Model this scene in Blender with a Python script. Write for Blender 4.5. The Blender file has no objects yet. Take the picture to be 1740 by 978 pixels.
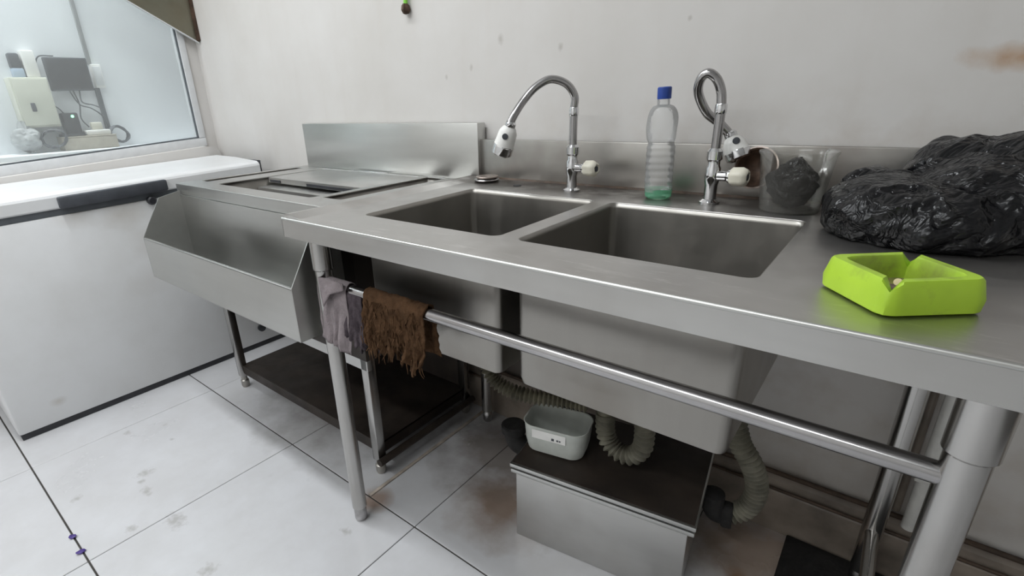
import bpy, bmesh, math, random
from mathutils import Vector, Matrix, noise
random.seed(7)
S = bpy.context.scene
COL = S.collection
PI = math.pi

# ------------------------------------------------------------------ camera
cam_d = bpy.data.cameras.new('camera'); cam = bpy.data.objects.new('camera', cam_d); COL.objects.link(cam)
YAW, PITCH, ROLL = 0.7012, -0.3732, -0.0408
def cam_axes(a, b, c):
    f = Vector((-math.sin(a)*math.cos(b), math.cos(a)*math.cos(b), math.sin(b)))
    r = Vector((math.cos(a), math.sin(a), 0)); u = r.cross(f)
    return r*math.cos(c)+u*math.sin(c), -r*math.sin(c)+u*math.cos(c), f
R_, U_, F_ = cam_axes(YAW, PITCH, ROLL)
m = Matrix.Identity(4)
for i in range(3):
    m[i][0] = R_[i]; m[i][1] = U_[i]; m[i][2] = -F_[i]
m.translation = Vector((1.0259, -1.266, 1.0747))
cam.matrix_world = m
cam_d.sensor_width = 36.0
cam_d.lens = 863.88/1740*36
cam_d.shift_x = 63.45/1740
cam_d.shift_y = 17.2/1740
cam_d.clip_start = 0.01
S.camera = cam

# ------------------------------------------------------------------ world, lamps, exposure
W = bpy.data.worlds.new('world'); S.world = W; W.use_nodes = True
W.node_tree.nodes['Background'].inputs[0].default_value = (0.75, 0.82, 0.9, 1)
W.node_tree.nodes['Background'].inputs[1].default_value = 0.10
def area(name, loc, sx, sy, power, col=(1, 1, 1), rot=(0, 0, 0)):
    d = bpy.data.lights.new(name, 'AREA'); d.shape = 'RECTANGLE'; d.size = sx; d.size_y = sy
    d.energy = power; d.color = col
    o = bpy.data.objects.new(name, d); COL.objects.link(o); o.location = loc; o.rotation_euler = rot
    return o
area('ceiling_tube_and_fill', (-0.80, -1.0, 2.57), 2.3, 0.14, 36, (0.93, 0.97, 1.0))
area('ceiling_tube_and_fill', (-0.1, -2.5, 2.57), 2.4, 0.14, 40, (0.95, 0.98, 1.0))  # unseen fill lamp added behind the camera to brighten the front faces
area('back_room_fill', (-1.90, -0.7, 2.55), 0.12, 2.4, 31, (0.92, 0.97, 1.0))  # unseen lamp added to brighten the room behind the window
S.view_settings.view_transform = 'Standard'
S.view_settings.look = 'None'
S.view_settings.gamma = 1.0
S.view_settings.use_curve_mapping = False
S.view_settings.exposure = 0.0

# ------------------------------------------------------------------ materials
class NT:
    def __init__(s, name):
        s.m = bpy.data.materials.new(name); s.m.use_nodes = True
        s.t = s.m.node_tree; s.n = s.t.nodes; s.l = s.t.links
        s.b = s.n['Principled BSDF']; s.out = s.n['Material Output']
    def new(s, kind, **kw):
        x = s.n.new(kind)
        for k, v in kw.items(): setattr(x, k, v)
        return x
    def put(s, sock, v):
        if isinstance(v, bpy.types.NodeSocket): s.l.new(v, sock)
        elif isinstance(v, tuple) and len(v) == 3 and sock.type == 'RGBA': sock.default_value = (*v, 1)
        else: sock.default_value = v
    def coord(s, kind='Object'):
        if kind == 'World': return s.new('ShaderNodeNewGeometry').outputs['Position']
        return s.new('ShaderNodeTexCoord').outputs[kind]
    def mapped(s, v, scale):
        x = s.new('ShaderNodeMapping'); s.l.new(v, x.inputs[0]); x.inputs['Scale'].default_value = scale
        return x.outputs[0]
    def noise(s, v, scale, detail=4, rough=.55):
        x = s.new('ShaderNodeTexNoise'); s.l.new(v, x.inputs['Vector'])
        x.inputs['Scale'].default_value = scale; x.inputs['Detail'].default_value = detail
        x.inputs['Roughness'].default_value = rough
        return x.outputs[0]
    def ramp(s, v, lo, hi, a=0.0, b=1.0):
        x = s.new('ShaderNodeMapRange'); x.clamp = True
        s.put(x.inputs[0], v)
        for i, q in zip((1, 2, 3, 4), (lo, hi, a, b)): x.inputs[i].default_value = q
        return x.outputs[0]
    def math(s, op, a, b=0.0):
        x = s.new('ShaderNodeMath', operation=op); s.put(x.inputs[0], a); s.put(x.inputs[1], b)
        return x.outputs[0]
    def mix(s, f, a, b):
        x = s.new('ShaderNodeMix', data_type='RGBA')
        s.put(x.inputs[0], f); s.put(x.inputs[6], a); s.put(x.inputs[7], b)
        return x.outputs[2]
    def spot(s, v, c, r, stretch=(1, 1, 1), soft=.6, seed=30.0, br=.5):
        """a stain or painted shade with a ragged edge around point c"""
        sub = s.new('ShaderNodeVectorMath', operation='SUBTRACT'); s.l.new(v, sub.inputs[0]); sub.inputs[1].default_value = c
        mu = s.new('ShaderNodeVectorMath', operation='MULTIPLY'); s.l.new(sub.outputs[0], mu.inputs[0]); mu.inputs[1].default_value = stretch
        ln = s.new('ShaderNodeVectorMath', operation='LENGTH'); s.l.new(mu.outputs[0], ln.inputs[0])
        d = s.math('ADD', s.math('MULTIPLY', s.math('SUBTRACT', s.noise(v, seed, 4), .5), br*2*r), ln.outputs['Value'])
        return s.ramp(d, r*(1-soft), r, 1, 0)
    def bump(s, h, strength, dist=.002):
        x = s.new('ShaderNodeBump'); s.put(x.inputs['Height'], h)
        x.inputs['Strength'].default_value = strength; x.inputs['Distance'].default_value = dist
        s.l.new(x.outputs[0], s.b.inputs['Normal'])
    def base(s, v): s.put(s.b.inputs['Base Color'], v)
    def rough(s, v): s.put(s.b.inputs['Roughness'], v)
    def metal(s, v): s.put(s.b.inputs['Metallic'], v)

def plain(name, col, rough=.5, metal=0.0, var=.12, scale=25, bump=0.0, spec=None):
    n = NT(name); co = n.coord()
    f = n.ramp(n.noise(co, scale), .3, .7)
    n.base(n.mix(f, tuple(c*(1-var) for c in col), tuple(min(1, c*(1+var)) for c in col)))
    n.rough(n.ramp(n.noise(co, scale*1.7), .3, .7, max(.02, rough*.8), min(1, rough*1.2)))
    n.metal(metal)
    if spec is not None: n.b.inputs['Specular IOR Level'].default_value = spec
    if bump: n.bump(n.noise(co, scale*3), bump)
    return n.m

def steel(name, col=(.56, .555, .54), rough=.34, grime=.25, stretch=(1.2, 14, 14), grime_col=(.16, .13, .10), gscale=5):
    n = NT(name); co = n.coord('World')
    streak = n.noise(n.mapped(co, stretch), 3, 3)
    blot = n.noise(co, gscale, 3 if grime > .1 else 0, .55)
    c = n.mix(n.ramp(streak, .3, .7), tuple(x*.97 for x in col), tuple(min(1, x*1.02) for x in col))
    g = n.math('MULTIPLY', n.ramp(blot, .48, .78), grime)
    n.base(n.mix(g, c, grime_col)); n.metal(n.ramp(g, 0, 1, 1, .3))
    n.rough(n.math('ADD', n.ramp(streak, .3, .7, rough*.95, rough*1.05), n.ramp(blot, .35, .7, -.03 if rough > .27 else 0, .08 if rough > .27 else .015)))
    return n.m

def worktop():
    m = steel('worn_worktop_steel', (.57, .555, .54), .34, .35, (1.2, 9, 9))
    n = NT.__new__(NT); n.m = m; n.t = m.node_tree; n.n = n.t.nodes; n.l = n.t.links; n.b = n.n['Principled BSDF']; n.out = n.n['Material Output']
    v = n.coord('World'); old = n.b.inputs['Base Color'].links[0].from_socket
    sx = n.new('ShaderNodeSeparateXYZ'); n.l.new(v, sx.inputs[0])
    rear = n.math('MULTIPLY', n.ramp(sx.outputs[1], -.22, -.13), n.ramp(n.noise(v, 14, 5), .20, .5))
    c = n.mix(n.math('MULTIPLY', rear, .9), old, (.065, .05, .04))  # rear grime, with the splash's dark reflection painted in
    pale = n.math('MULTIPLY', n.ramp(n.noise(n.mapped(v, (3, 14, 14)), 4, 5, .7), .56, .72), n.ramp(sx.outputs[1], -.56, -.62))
    c = n.mix(n.math('MULTIPLY', pale, .5), c, (.82, .80, .79))
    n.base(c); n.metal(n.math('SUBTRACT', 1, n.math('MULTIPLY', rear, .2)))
    return m

def clear(name, tint=(.96, .97, .97), diff=(.8, .82, .82), haze=.08, rough=.06, bump_scale=0, gain=1.0):
    n = NT(name)
    tr = n.new('ShaderNodeBsdfTransparent'); tr.inputs[0].default_value = (*tint, 1)
    gl = n.new('ShaderNodeBsdfGlossy'); gl.inputs['Roughness'].default_value = rough
    di = n.new('ShaderNodeBsdfDiffuse'); di.inputs[0].default_value = (*diff, 1)
    fr = n.new('ShaderNodeFresnel'); fr.inputs[0].default_value = 1.45
    if bump_scale:
        b = n.new('ShaderNodeBump'); b.inputs['Strength'].default_value = .5; b.inputs['Distance'].default_value = .004
        n.l.new(n.noise(n.coord(), bump_scale, 3), b.inputs['Height'])
        for x in (gl, fr): n.l.new(b.outputs[0], x.inputs['Normal'])
    m1 = n.new('ShaderNodeMixShader'); m1.inputs[0].default_value = haze
    n.l.new(tr.outputs[0], m1.inputs[1]); n.l.new(di.outputs[0], m1.inputs[2])
    m2 = n.new('ShaderNodeMixShader'); n.l.new(n.math('MULTIPLY', fr.outputs[0], gain), m2.inputs[0])
    n.l.new(m1.outputs[0], m2.inputs[1]); n.l.new(gl.outputs[0], m2.inputs[2])
    n.l.new(m2.outputs[0], n.out.inputs[0])
    return n.m

def wall_mat():
    n = NT('cream_wall_paint'); v = n.coord('World')
    big = n.noise(v, 1.6, 5, .6); run = n.noise(n.mapped(v, (9, 9, 1.2)), 1.5, 4)
    c = n.mix(n.ramp(big, .35, .7), (.615, .595, .575), (.545, .52, .49))
    c = n.mix(n.math('MULTIPLY', n.ramp(run, .52, .75), .10), c, (.46, .40, .34))
    rust = n.spot(v, (1.150, 0, 1.105), .06, (.55, 1, 2.2), .9, 28)
    c = n.mix(n.math('MULTIPLY', rust, .8), c, (.38, .21, .09))
    for p, r in (((-.02, 0, 1.16), .008), ((.09, 0, 1.225), .012), ((.28, 0, 1.19), .009), ((-.12, 0, 1.14), .007), ((.6, 0, 1.22), .006)):
        c = n.mix(n.math('MULTIPLY', n.spot(v, p, r, (1, 1, .7), .8, 90), .55), c, (.33, .30, .27))
    # grime splashed up above the worktop splashback and along the skirting
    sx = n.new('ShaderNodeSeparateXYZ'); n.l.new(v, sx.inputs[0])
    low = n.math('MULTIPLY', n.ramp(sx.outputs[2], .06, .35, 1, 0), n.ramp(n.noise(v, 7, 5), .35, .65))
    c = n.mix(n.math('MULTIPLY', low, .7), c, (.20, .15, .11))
    band = n.math('MULTIPLY', n.ramp(sx.outputs[2], .96, 1.10, 1, 0), n.ramp(n.noise(v, 10, 5), .45, .7))
    band = n.math('MULTIPLY', band, n.ramp(sx.outputs[0], -.2, .5))
    c = n.mix(n.math('MULTIPLY', band, .35), c, (.36, .29, .22))
    for p, r, k in (((.22, 0, .16), .40, .9), ((-.45, 0, .2), .55, .85), ((.70, 0, .10), .22, .7)):  # dark patches low on the wall: shade and dirt painted together
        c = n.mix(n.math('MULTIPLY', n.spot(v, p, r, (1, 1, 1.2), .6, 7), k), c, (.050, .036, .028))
    n.base(c); n.rough(.55); n.bump(n.noise(v, 60, 3), .08, .001)
    return n.m

def tile_mat():
    n = NT('glossy_white_tile'); v = n.coord('World')
    cl = n.noise(v, 3.0, 5, .6)
    c = n.mix(n.ramp(cl, .35, .7), (.63, .63, .645), (.57, .57, .585))
    smear = n.noise(n.mapped(v, (5, 2, 1)), 4, 5, .7)
    c = n.mix(n.math('MULTIPLY', n.ramp(smear, .55, .8), .15), c, (.45, .44, .43))
    for p, r, s in (((-.655, -.945, 0), .030, (1, .8, 1)), ((-.62, -.97, 0), .018, (1, 1, 1)), ((-.56, -.975, 0), .032, (.8, 1.6, 1)), ((-.36, -.97, 0), .045, (.8, 1.3, 1)),
                    ((-.43, -1.06, 0), .028, (1, 1.4, 1)), ((-.89, -.796, 0), .013, (1, 1, 1)), ((-.775, -.817, 0), .012, (1, 1, 1)), ((-.70, -1.12, 0), .022, (1, 1, 1)), ((-.12, -.99, 0), .03, (1, 1, 1)), ((.06, -.70, 0), .016, (.6, 1, 1)), ((-.95, -.9, 0), .02, (1, 1, 1))):
        c = n.mix(n.math('MULTIPLY', n.spot(v, p, r*.8, s, .9, 70, 1.1), .5), c, (.27, .25, .23))
    # greasy brown deposits below the sinks, around the trap and the leg
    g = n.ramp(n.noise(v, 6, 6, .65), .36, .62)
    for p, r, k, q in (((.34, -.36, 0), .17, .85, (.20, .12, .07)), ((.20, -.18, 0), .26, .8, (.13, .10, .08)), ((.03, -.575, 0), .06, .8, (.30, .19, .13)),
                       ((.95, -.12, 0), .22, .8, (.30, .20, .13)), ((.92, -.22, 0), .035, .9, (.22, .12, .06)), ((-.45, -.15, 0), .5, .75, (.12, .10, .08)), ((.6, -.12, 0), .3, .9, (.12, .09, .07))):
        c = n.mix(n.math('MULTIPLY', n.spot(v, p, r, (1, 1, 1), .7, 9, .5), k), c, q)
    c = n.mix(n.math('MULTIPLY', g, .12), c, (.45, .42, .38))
    n.base(c); n.rough(n.ramp(cl, .3, .7, .14, .3)); n.b.inputs['Specular IOR Level'].default_value = .55
    return n.m

def white_enamel():
    n = NT('white_enamel'); v = n.coord('World')
    a = n.noise(v, 3.5, 5, .6)
    c = n.mix(n.ramp(a, .4, .7), (.73, .735, .74), (.67, .67, .665))
    for p, r, k in (((-1.2, -.66, .72), .10, .5), ((-1.2, -.8, .74), .08, .35), ((-1.2, -.56, .60), .12, .35), ((-1.2, -1.02, .10), .03, .5), ((-1.2, -.62, .45), .12, .2)):
        c = n.mix(n.math('MULTIPLY', n.spot(v, p, r, (1, 1, 1.6), .9, 12), k), c, (.45, .41, .36))
    n.base(c); n.rough(.32)
    return n.m

def rag_mat(name, a, b, scale=40):
    n = NT(name); co = n.coord()
    n.base(n.mix(n.ramp(n.noise(co, scale, 6, .7), .3, .7), a, b)); n.rough(.95)
    n.b.inputs['Specular IOR Level'].default_value = .1
    n.bump(n.noise(co, scale*6, 3), .7, .003)
    return n.m

def bag_mat():
    n = NT('black_bin_film'); co = n.coord()
    n.b.inputs['Specular IOR Level'].default_value = .32; n.base((.006, .006, .007)); n.rough(n.ramp(n.noise(co, 12, 3), .3, .7, .16, .28))
    w = n.new('ShaderNodeVectorMath', operation='MULTIPLY_ADD'); n.l.new(n.noise(co, 9, 3), w.inputs[0]); w.inputs[1].default_value = (.12, .12, .12); n.l.new(co, w.inputs[2])
    h = n.math('ABSOLUTE', n.math('SUBTRACT', n.noise(w.outputs[0], 26, 3), .5))
    n.bump(h, .8, .025)
    return n.m

def green_mat():
    n = NT('lime_green_melamine'); v = n.coord()
    c = n.mix(n.ramp(n.noise(v, 14), .3, .7), (.36, .56, .030), (.43, .65, .04))
    d = n.spot(v, (1.047, -.568, .870), .052, (1, 1, .8), .5, 45, .35)
    n.base(n.mix(n.math('MULTIPLY', d, .9), c, (.10, .075, .035))); n.rough(.42)
    return n.m

M = dict(
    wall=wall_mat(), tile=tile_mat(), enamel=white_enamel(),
    grout=plain('dark_grout', (.05, .045, .04), .9),
    grout_light=plain('pale_filler', (.46, .40, .34), .8, var=.3),
    plain_wall=plain('plain_white_paint', (.78, .80, .82), .6, var=.04, scale=3),
    dim_wall=plain('grey_paint', (.74, .73, .71), .7, var=.05, scale=2),
    ceil=plain('ceiling_paint', (.80, .80, .79), .8, var=.03, scale=2),
    skirting=plain('stained_skirting', (.24, .20, .165), .5, var=.4, scale=9),
    brown_trim=plain('brown_grime_and_shadow', (.07, .045, .03), .7, var=.4),
    steel=steel('brushed_steel'),
    steel_top=worktop(),
    steel_dark=steel('dull_basin_steel', (.355, .34, .315), .36, .4, (14, 14, 1.5)),
    ice_bin_steel=steel('stained_bin_steel', (.30, .285, .26), .4, .7, (10, 10, 10), (.05, .04, .03)),
    steel_clean=steel('clean_steel', (.58, .58, .56), .33, .06),
    steel_v=steel('vertical_brushed_steel', (.50, .49, .475), .2, .2, (14, 14, 1.2)),
    steel_splash=steel('stained_splash_steel', (.42, .405, .38), .34, .6, (1.2, 8, 8), (.13, .10, .08), 6),
    steel_dirty=steel('greasy_steel', (.42, .40, .37), .4, .8, (10, 10, 10), (.09, .065, .045)),
    shelf=plain('dark_grease_and_shade', (.030, .022, .017), .55, .2, var=.5, scale=8),
    chrome=plain('chrome', (.72, .72, .73), .10, 1.0, var=.05, scale=40),
    chrome_dull=plain('dull_chrome', (.44, .43, .43), .2, 1.0, var=.1, scale=9),
    white_plastic=plain('white_plastic', (.78, .77, .74), .35, var=.05),
    cream_plastic=plain('aged_cream_plastic', (.66, .63, .53), .4, var=.10),
    cream_metal=plain('cream_painted_metal', (.60, .60, .51), .45, var=.06, scale=8),
    black=plain('black_plastic', (.022, .023, .027), .45, var=.3),
    slate=plain('slate_plastic', (.055, .06, .07), .5, var=.2),
    rubber=plain('black_rubber', (.010, .009, .0085), .8, var=.4, bump=.2),
    blue_cap=plain('blue_cap_plastic', (.02, .06, .30), .4, var=.15),
    conduit=plain('grey_conduit_plastic', (.30, .31, .31), .5),
    bluegrey=plain('blue_grey_plastic', (.36, .44, .54), .5),
    green=green_mat(),
    green_in=plain('ash_dirtied_green', (.19, .19, .055), .6, var=.55, scale=45),
    green_strap=plain('green_strap_plastic', (.22, .58, .06), .5),
    ash=plain('cigarette_ash', (.11, .075, .065), .95, var=.6, scale=80, bump=.5),
    paper=plain('white_paper', (.86, .85, .82), .8, var=.05),
    filter=plain('cigarette_filter', (.72, .60, .36), .8, var=.15, scale=90),
    alu=plain('white_aluminium', (.66, .67, .68), .4, .15, var=.05),
    gasket=plain('grey_gasket', (.09, .10, .11), .6),
    pvc=plain('white_pvc', (.62, .61, .58), .35, var=.12),
    hose=plain('ribbed_beige_hose', (.19, .18, .14), .5, var=.3, scale=30),
    hose_dirty=plain('greasy_hose', (.12, .11, .075), .6, var=.5, scale=30),
    tub=plain('translucent_white_tub', (.55, .57, .53), .35, var=.15, scale=14),
    rust=plain('rusty_metal', (.075, .045, .030), .6, .4, var=.5, scale=50, bump=.3),
    tarnish=plain('tarnished_metal', (.30, .25, .22), .35, .7, var=.35, scale=70),
    wood=plain('tan_carton', (.42, .38, .31), .8, var=.12),
    grey_cloth=rag_mat('grey_mauve_cloth', (.20, .172, .178), (.30, .26, .267)),
    dark_cloth=rag_mat('dark_plum_cloth', (.035, .028, .033), (.11, .09, .10)),
    rag=rag_mat('brown_shaggy_rag', (.042, .023, .012), (.125, .068, .036), 30),
    bag=bag_mat(),
    bagfilm=plain('grey_film', (.35, .36, .36), .4, var=.3, scale=20),
    glass=clear('window_glass', (.97, .985, .98), (.80, .82, .82), .12, .04, 0, .5),
    pet=clear('clear_bottle_plastic', (.985, .985, .985), (.92, .93, .93), .17, .12, 60, .8),
    pet_green=clear('green_bottle_base', (.55, .88, .68), (.25, .65, .42), .35, .1, 45, .5),
    tubclear=clear('clear_tub_plastic', (.88, .88, .86), (.55, .53, .49), .10, .15, 0, .6),
    purple=plain('purple_scrap_plastic', (.07, .04, .22), .5),
    hood=steel('greasy_hood_steel', (.24, .23, .18), .45, .55, (8, 8, 8), (.13, .09, .04), 7),
)
led = NT('green_led'); led.b.inputs['Emission Color'].default_value = (.1, 1, .3, 1); led.b.inputs['Emission Strength'].default_value = 4; M['led'] = led.m

# ------------------------------------------------------------------ builders
def bm_obj(name, bm, mat, parent=None, smooth=False, angle=35):
    me = bpy.data.meshes.new(name)
    bmesh.ops.recalc_face_normals(bm, faces=bm.faces[:])
    if smooth:
        for f in bm.faces: f.smooth = True
        lim = math.radians(angle)
        for e in bm.edges:
            if len(e.link_faces) == 2 and e.calc_face_angle(0) > lim: e.smooth = False
    bm.to_mesh(me); bm.free()
    me.materials.append(M[mat] if isinstance(mat, str) else mat)
    o = bpy.data.objects.new(name, me); COL.objects.link(o)
    if parent is not None:
        o.parent = parent
        o.matrix_parent_inverse = WORLD[parent].inverted() if parent in WORLD else Matrix.Identity(4)
    return o
WORLD = {}
def thing(name, label, cat, loc=(0, 0, 0), group=None):
    o = bpy.data.objects.new(name, None); COL.objects.link(o); o.location = loc
    o.empty_display_size = .05
    WORLD[o] = Matrix.Translation(loc)
    tag(o, label, cat, group); return o
def tag(o, label, cat, group=None):
    o['label'] = label; o['category'] = cat
    if group: o['group'] = group
    return o
def struct(o): o['kind'] = 'structure'; return o
def boxes(bm, lo, hi, bev=0.0, seg=2, mat=None):
    r = bmesh.ops.create_cube(bm, size=1)
    vs = r['verts']; c = [(a+b)/2 for a, b in zip(lo, hi)]; s = [abs(b-a) for a, b in zip(lo, hi)]
    for v in vs: v.co = Vector((v.co.x*s[0], v.co.y*s[1], v.co.z*s[2])) + Vector(c)
    if bev:
        es = list({e for v in vs for e in v.link_edges})
        r2 = bmesh.ops.bevel(bm, geom=es, offset=min(bev, min(s)*.49), segments=seg, affect='EDGES', profile=.5)
        vs = list({v for f in r2['faces'] for v in f.verts} | {v for v in vs if v.is_valid})
    if mat is not None: bmesh.ops.transform(bm, matrix=mat, verts=vs)
    return vs
def box(name, lo, hi, mat, parent=None, bev=.002, xf=None):
    bm = bmesh.new(); boxes(bm, lo, hi, bev, 2, xf)
    return bm_obj(name, bm, mat, parent, smooth=bool(bev))
def prism(name, poly, axis, a, b, mat, parent=None, bev=0.0):
    """poly: 2-D outline in the plane across axis, extruded from a to b"""
    bm = bmesh.new()
    def P(p, t): return {'x': (t, p[0], p[1]), 'y': (p[0], t, p[1]), 'z': (p[0], p[1], t)}[axis]
    A = [bm.verts.new(P(p, a)) for p in poly]; B = [bm.verts.new(P(p, b)) for p in poly]
    bm.faces.new(A); bm.faces.new(B[::-1])
    for i in range(len(poly)):
        j = (i+1) % len(poly); bm.faces.new((A[j], A[i], B[i], B[j]))
    if bev: bmesh.ops.bevel(bm, geom=bm.edges[:], offset=bev, segments=1, affect='EDGES')
    return bm_obj(name, bm, mat, parent)
def lathe_bm(bm, prof, n=24, xf=Matrix.Identity(4), cap=True, wob=None):
    rings = []
    for k, (r, z) in enumerate(prof):
        ring = []
        for i in range(n):
            a = 2*PI*i/n; q = r*(wob(a, z) if wob else 1)
            ring.append(bm.verts.new(xf @ Vector((q*math.cos(a), q*math.sin(a), z))))
        rings.append(ring)
    for A, B in zip(rings, rings[1:]):
        for i in range(n):
            j = (i+1) % n; bm.faces.new((A[i], A[j], B[j], B[i]))
    if cap:
        if prof[0][0] > 1e-5: bm.faces.new(rings[0][::-1])
        if prof[-1][0] > 1e-5: bm.faces.new(rings[-1])
def lathe(name, prof, mat, parent=None, loc=(0, 0, 0), n=24, axis=None, cap=True, wob=None, angle=35):
    xf = Matrix.Translation(loc)
    if axis is not None: xf = xf @ Vector((0, 0, 1)).rotation_difference(Vector(axis)).to_matrix().to_4x4()
    bm = bmesh.new(); lathe_bm(bm, prof, n, xf, cap, wob)
    return bm_obj(name, bm, mat, parent, True, angle)
def spline(pts, per=8):
    P = [Vector(p) for p in pts]; P = [2*P[0]-P[1]] + P + [2*P[-1]-P[-2]]
    out = []
    for i in range(1, len(P)-2):
        for k in range(per):
            t = k/per; a, b, c, d = P[i-1], P[i], P[i+1], P[i+2]
            out.append(.5*((2*b)+(c-a)*t+(2*a-5*b+4*c-d)*t*t+(3*b-a-3*c+d)*t**3))
    out.append(P[-2]); return out
def tube_bm(bm, path, rad, n=12):
    path = [Vector(p) for p in path]; N = len(path)
    T = [(path[min(i+1, N-1)]-path[max(i-1, 0)]).normalized() for i in range(N)]
    ref = Vector((0, 0, 1)) if abs(T[0].z) < .9 else Vector((1, 0, 0))
    u = T[0].cross(ref).normalized(); rings = []
    for i in range(N):
        if i:
            u = T[i-1].rotation_difference(T[i]) @ u; u = (u - T[i]*u.dot(T[i])).normalized()
        w = T[i].cross(u); r = rad(i/(N-1)) if callable(rad) else rad
        rings.append([bm.verts.new(path[i]+(u*math.cos(2*PI*k/n)+w*math.sin(2*PI*k/n))*r) for k in range(n)])
    for A, B in zip(rings, rings[1:]):
        for k in range(n):
            j = (k+1) % n; bm.faces.new((A[k], A[j], B[j], B[k]))
    bm.faces.new(rings[0][::-1]); bm.faces.new(rings[-1])
def tube(name, pts, rad, mat, parent=None, per=8, n=12, straight=False, angle=60):
    bm = bmesh.new(); tube_bm(bm, pts if straight else spline(pts, per), rad, n)
    return bm_obj(name, bm, mat, parent, True, angle)
def ribbed(name, pts, r, mat, parent, pitch=.009):
    p = spline(pts, 200); L = sum((b-a).length for a, b in zip(p, p[1:]))
    q = []; step = pitch/6; acc = 0; q.append(p[0])
    for a, b in zip(p, p[1:]):
        acc += (b-a).length
        if acc >= step: q.append(b); acc = 0
    bm = bmesh.new(); N = len(q)
    tube_bm(bm, q, lambda t: r*(1+.24*math.cos(2*PI*t*(N-1)/6)), 16)
    return bm_obj(name, bm, mat, parent, True, 80)
def rrect(x0, x1, y0, y1, r, n=5):
    out = []
    for cx, cy, a0 in ((x1-r, y1-r, 0), (x0+r, y1-r, 90), (x0+r, y0+r, 180), (x1-r, y0+r, 270)):
        for k in range(n+1):
            a = math.radians(a0+90*k/n); out.append((cx+r*math.cos(a), cy+r*math.sin(a)))
    return out
def plate(name, outer, holes, z0, z1, mat, parent=None, bev=.001):
    """a flat sheet with cut-outs, made from a filled 2-D curve"""
    cu = bpy.data.curves.new(name, 'CURVE'); cu.dimensions = '2D'; cu.fill_mode = 'BOTH'
    for poly in [outer]+holes:
        s = cu.splines.new('POLY'); s.points.add(len(poly)-1); s.use_cyclic_u = True
        for p, q in zip(s.points, poly): p.co = (q[0], q[1], 0, 1)
    cu.extrude = (z1-z0)/2-bev; cu.bevel_depth = bev; cu.bevel_resolution = 1; cu.offset = -bev
    t = bpy.data.objects.new('tmp', cu); COL.objects.link(t)
    dg = bpy.context.evaluated_depsgraph_get(); me = bpy.data.meshes.new_from_object(t.evaluated_get(dg))
    bpy.data.objects.remove(t); bpy.data.curves.remove(cu)
    me.transform(Matrix.Translation((0, 0, (z0+z1)/2)))
    me.name = name; me.materials.clear(); me.materials.append(M[mat])
    o = bpy.data.objects.new(name, me); COL.objects.link(o)
    if parent is not None:
        o.parent = parent; o.matrix_parent_inverse = WORLD[parent].inverted() if parent in WORLD else Matrix.Identity(4)
    return o
def shell(name, rings, mat, parent, thick=.0015, closed_bottom=True, smooth=40):
    """loft through equal-count rings, then give the sheet a thickness"""
    bm = bmesh.new(); V = [[bm.verts.new(p) for p in r] for r in rings]
    for A, B in zip(V, V[1:]):
        for i in range(len(A)):
            j = (i+1) % len(A); bm.faces.new((A[i], A[j], B[j], B[i]))
    if closed_bottom: bm.faces.new(V[-1])
    o = bm_obj(name, bm, mat, parent, True, smooth)
    md = o.modifiers.new('sheet', 'SOLIDIFY'); md.thickness = thick; md.offset = 0
    return o

# ================================================================== the room
T = .594; X0 = -.992; YJ = -.5755
fl = struct(box('floor', (-2.9, -3.6, -.05), (3.3, .02, -.0035), 'grout', None, 0))
WORLD[fl] = Matrix.Identity(4)
tm = {}
for i in range(-2, 6):
    for j in range(-5, 1):
        x0 = X0+T*(i)+.0012; x1 = X0+T*(i+1)-.0012
        y0 = YJ+T*j+.0022; y1 = min(YJ+T*(j+1)-.0022, .005)
        segs = [(x0, x1)]
        if j == 0 and i == 1: segs = [(x0, .0), (.012, x1)]          # the cut tile behind the leg
        for a, b in segs:
            key = (round(b-a, 4), round(y1-y0, 4))
            if key not in tm:
                bm = bmesh.new(); boxes(bm, (0, 0, -.009), (b-a, y1-y0, 0), .0012, 1)
                o = bm_obj('floor_tile', bm, 'tile', fl); tm[key] = o.data
            else:
                o = bpy.data.objects.new('floor_tile', tm[key]); COL.objects.link(o); o.parent = fl
            o.location = (a, y0, random.uniform(-.0004, 0))
box('filler_strip', (.001, YJ+.003, -.008), (.011, -.01, .0018), 'grout_light', fl, .0008)

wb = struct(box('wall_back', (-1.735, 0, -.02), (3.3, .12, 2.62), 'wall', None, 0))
struct(box('wall_right', (3.2, -3.6, -.02), (3.3, 0, 2.62), 'dim_wall', None, 0))
struct(box('wall_front', (-2.9, -3.6, -.02), (3.3, -3.5, 2.62), 'dim_wall', None, 0))
struct(box('ceiling', (-2.9, -3.6, 2.60), (3.3, .12, 2.68), 'ceil', None, 0))
# left wall with the window opening
XW = -1.735; WB = .945; WY1 = -.085; WY0 = -1.75; WT = 2.2
bm = bmesh.new()
boxes(bm, (XW-.09, -3.6, -.02), (XW, .12, .905))
boxes(bm, (XW-.09, WY1+.03, .905), (XW, .12, 2.6)); boxes(bm, (XW-.09, -3.6, .905), (XW, WY0-.03, 2.6))
boxes(bm, (XW-.09, WY0-.03, WT+.03), (XW, WY1+.03, 2.6))
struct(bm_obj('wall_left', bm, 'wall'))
win = bpy.data.objects.new('window_1', None); COL.objects.link(win); struct(win); win.location = (XW, -.9, .93); WORLD[win] = Matrix.Translation(win.location)
bm = bmesh.new()
boxes(bm, (XW-.05, WY0-.03, .905), (XW+.012, WY1+.03, WB), .003)
boxes(bm, (XW-.05, WY0-.03, WT), (XW+.012, WY1+.03, WT+.03), .003)
boxes(bm, (XW-.05, WY1, WB), (XW+.012, WY1+.03, WT), .003); boxes(bm, (XW-.05, WY0-.03, WB), (XW+.012, WY0, WT), .003)
bm_obj('window_frame', bm, 'alu', win, True)
bm = bmesh.new()
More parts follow.
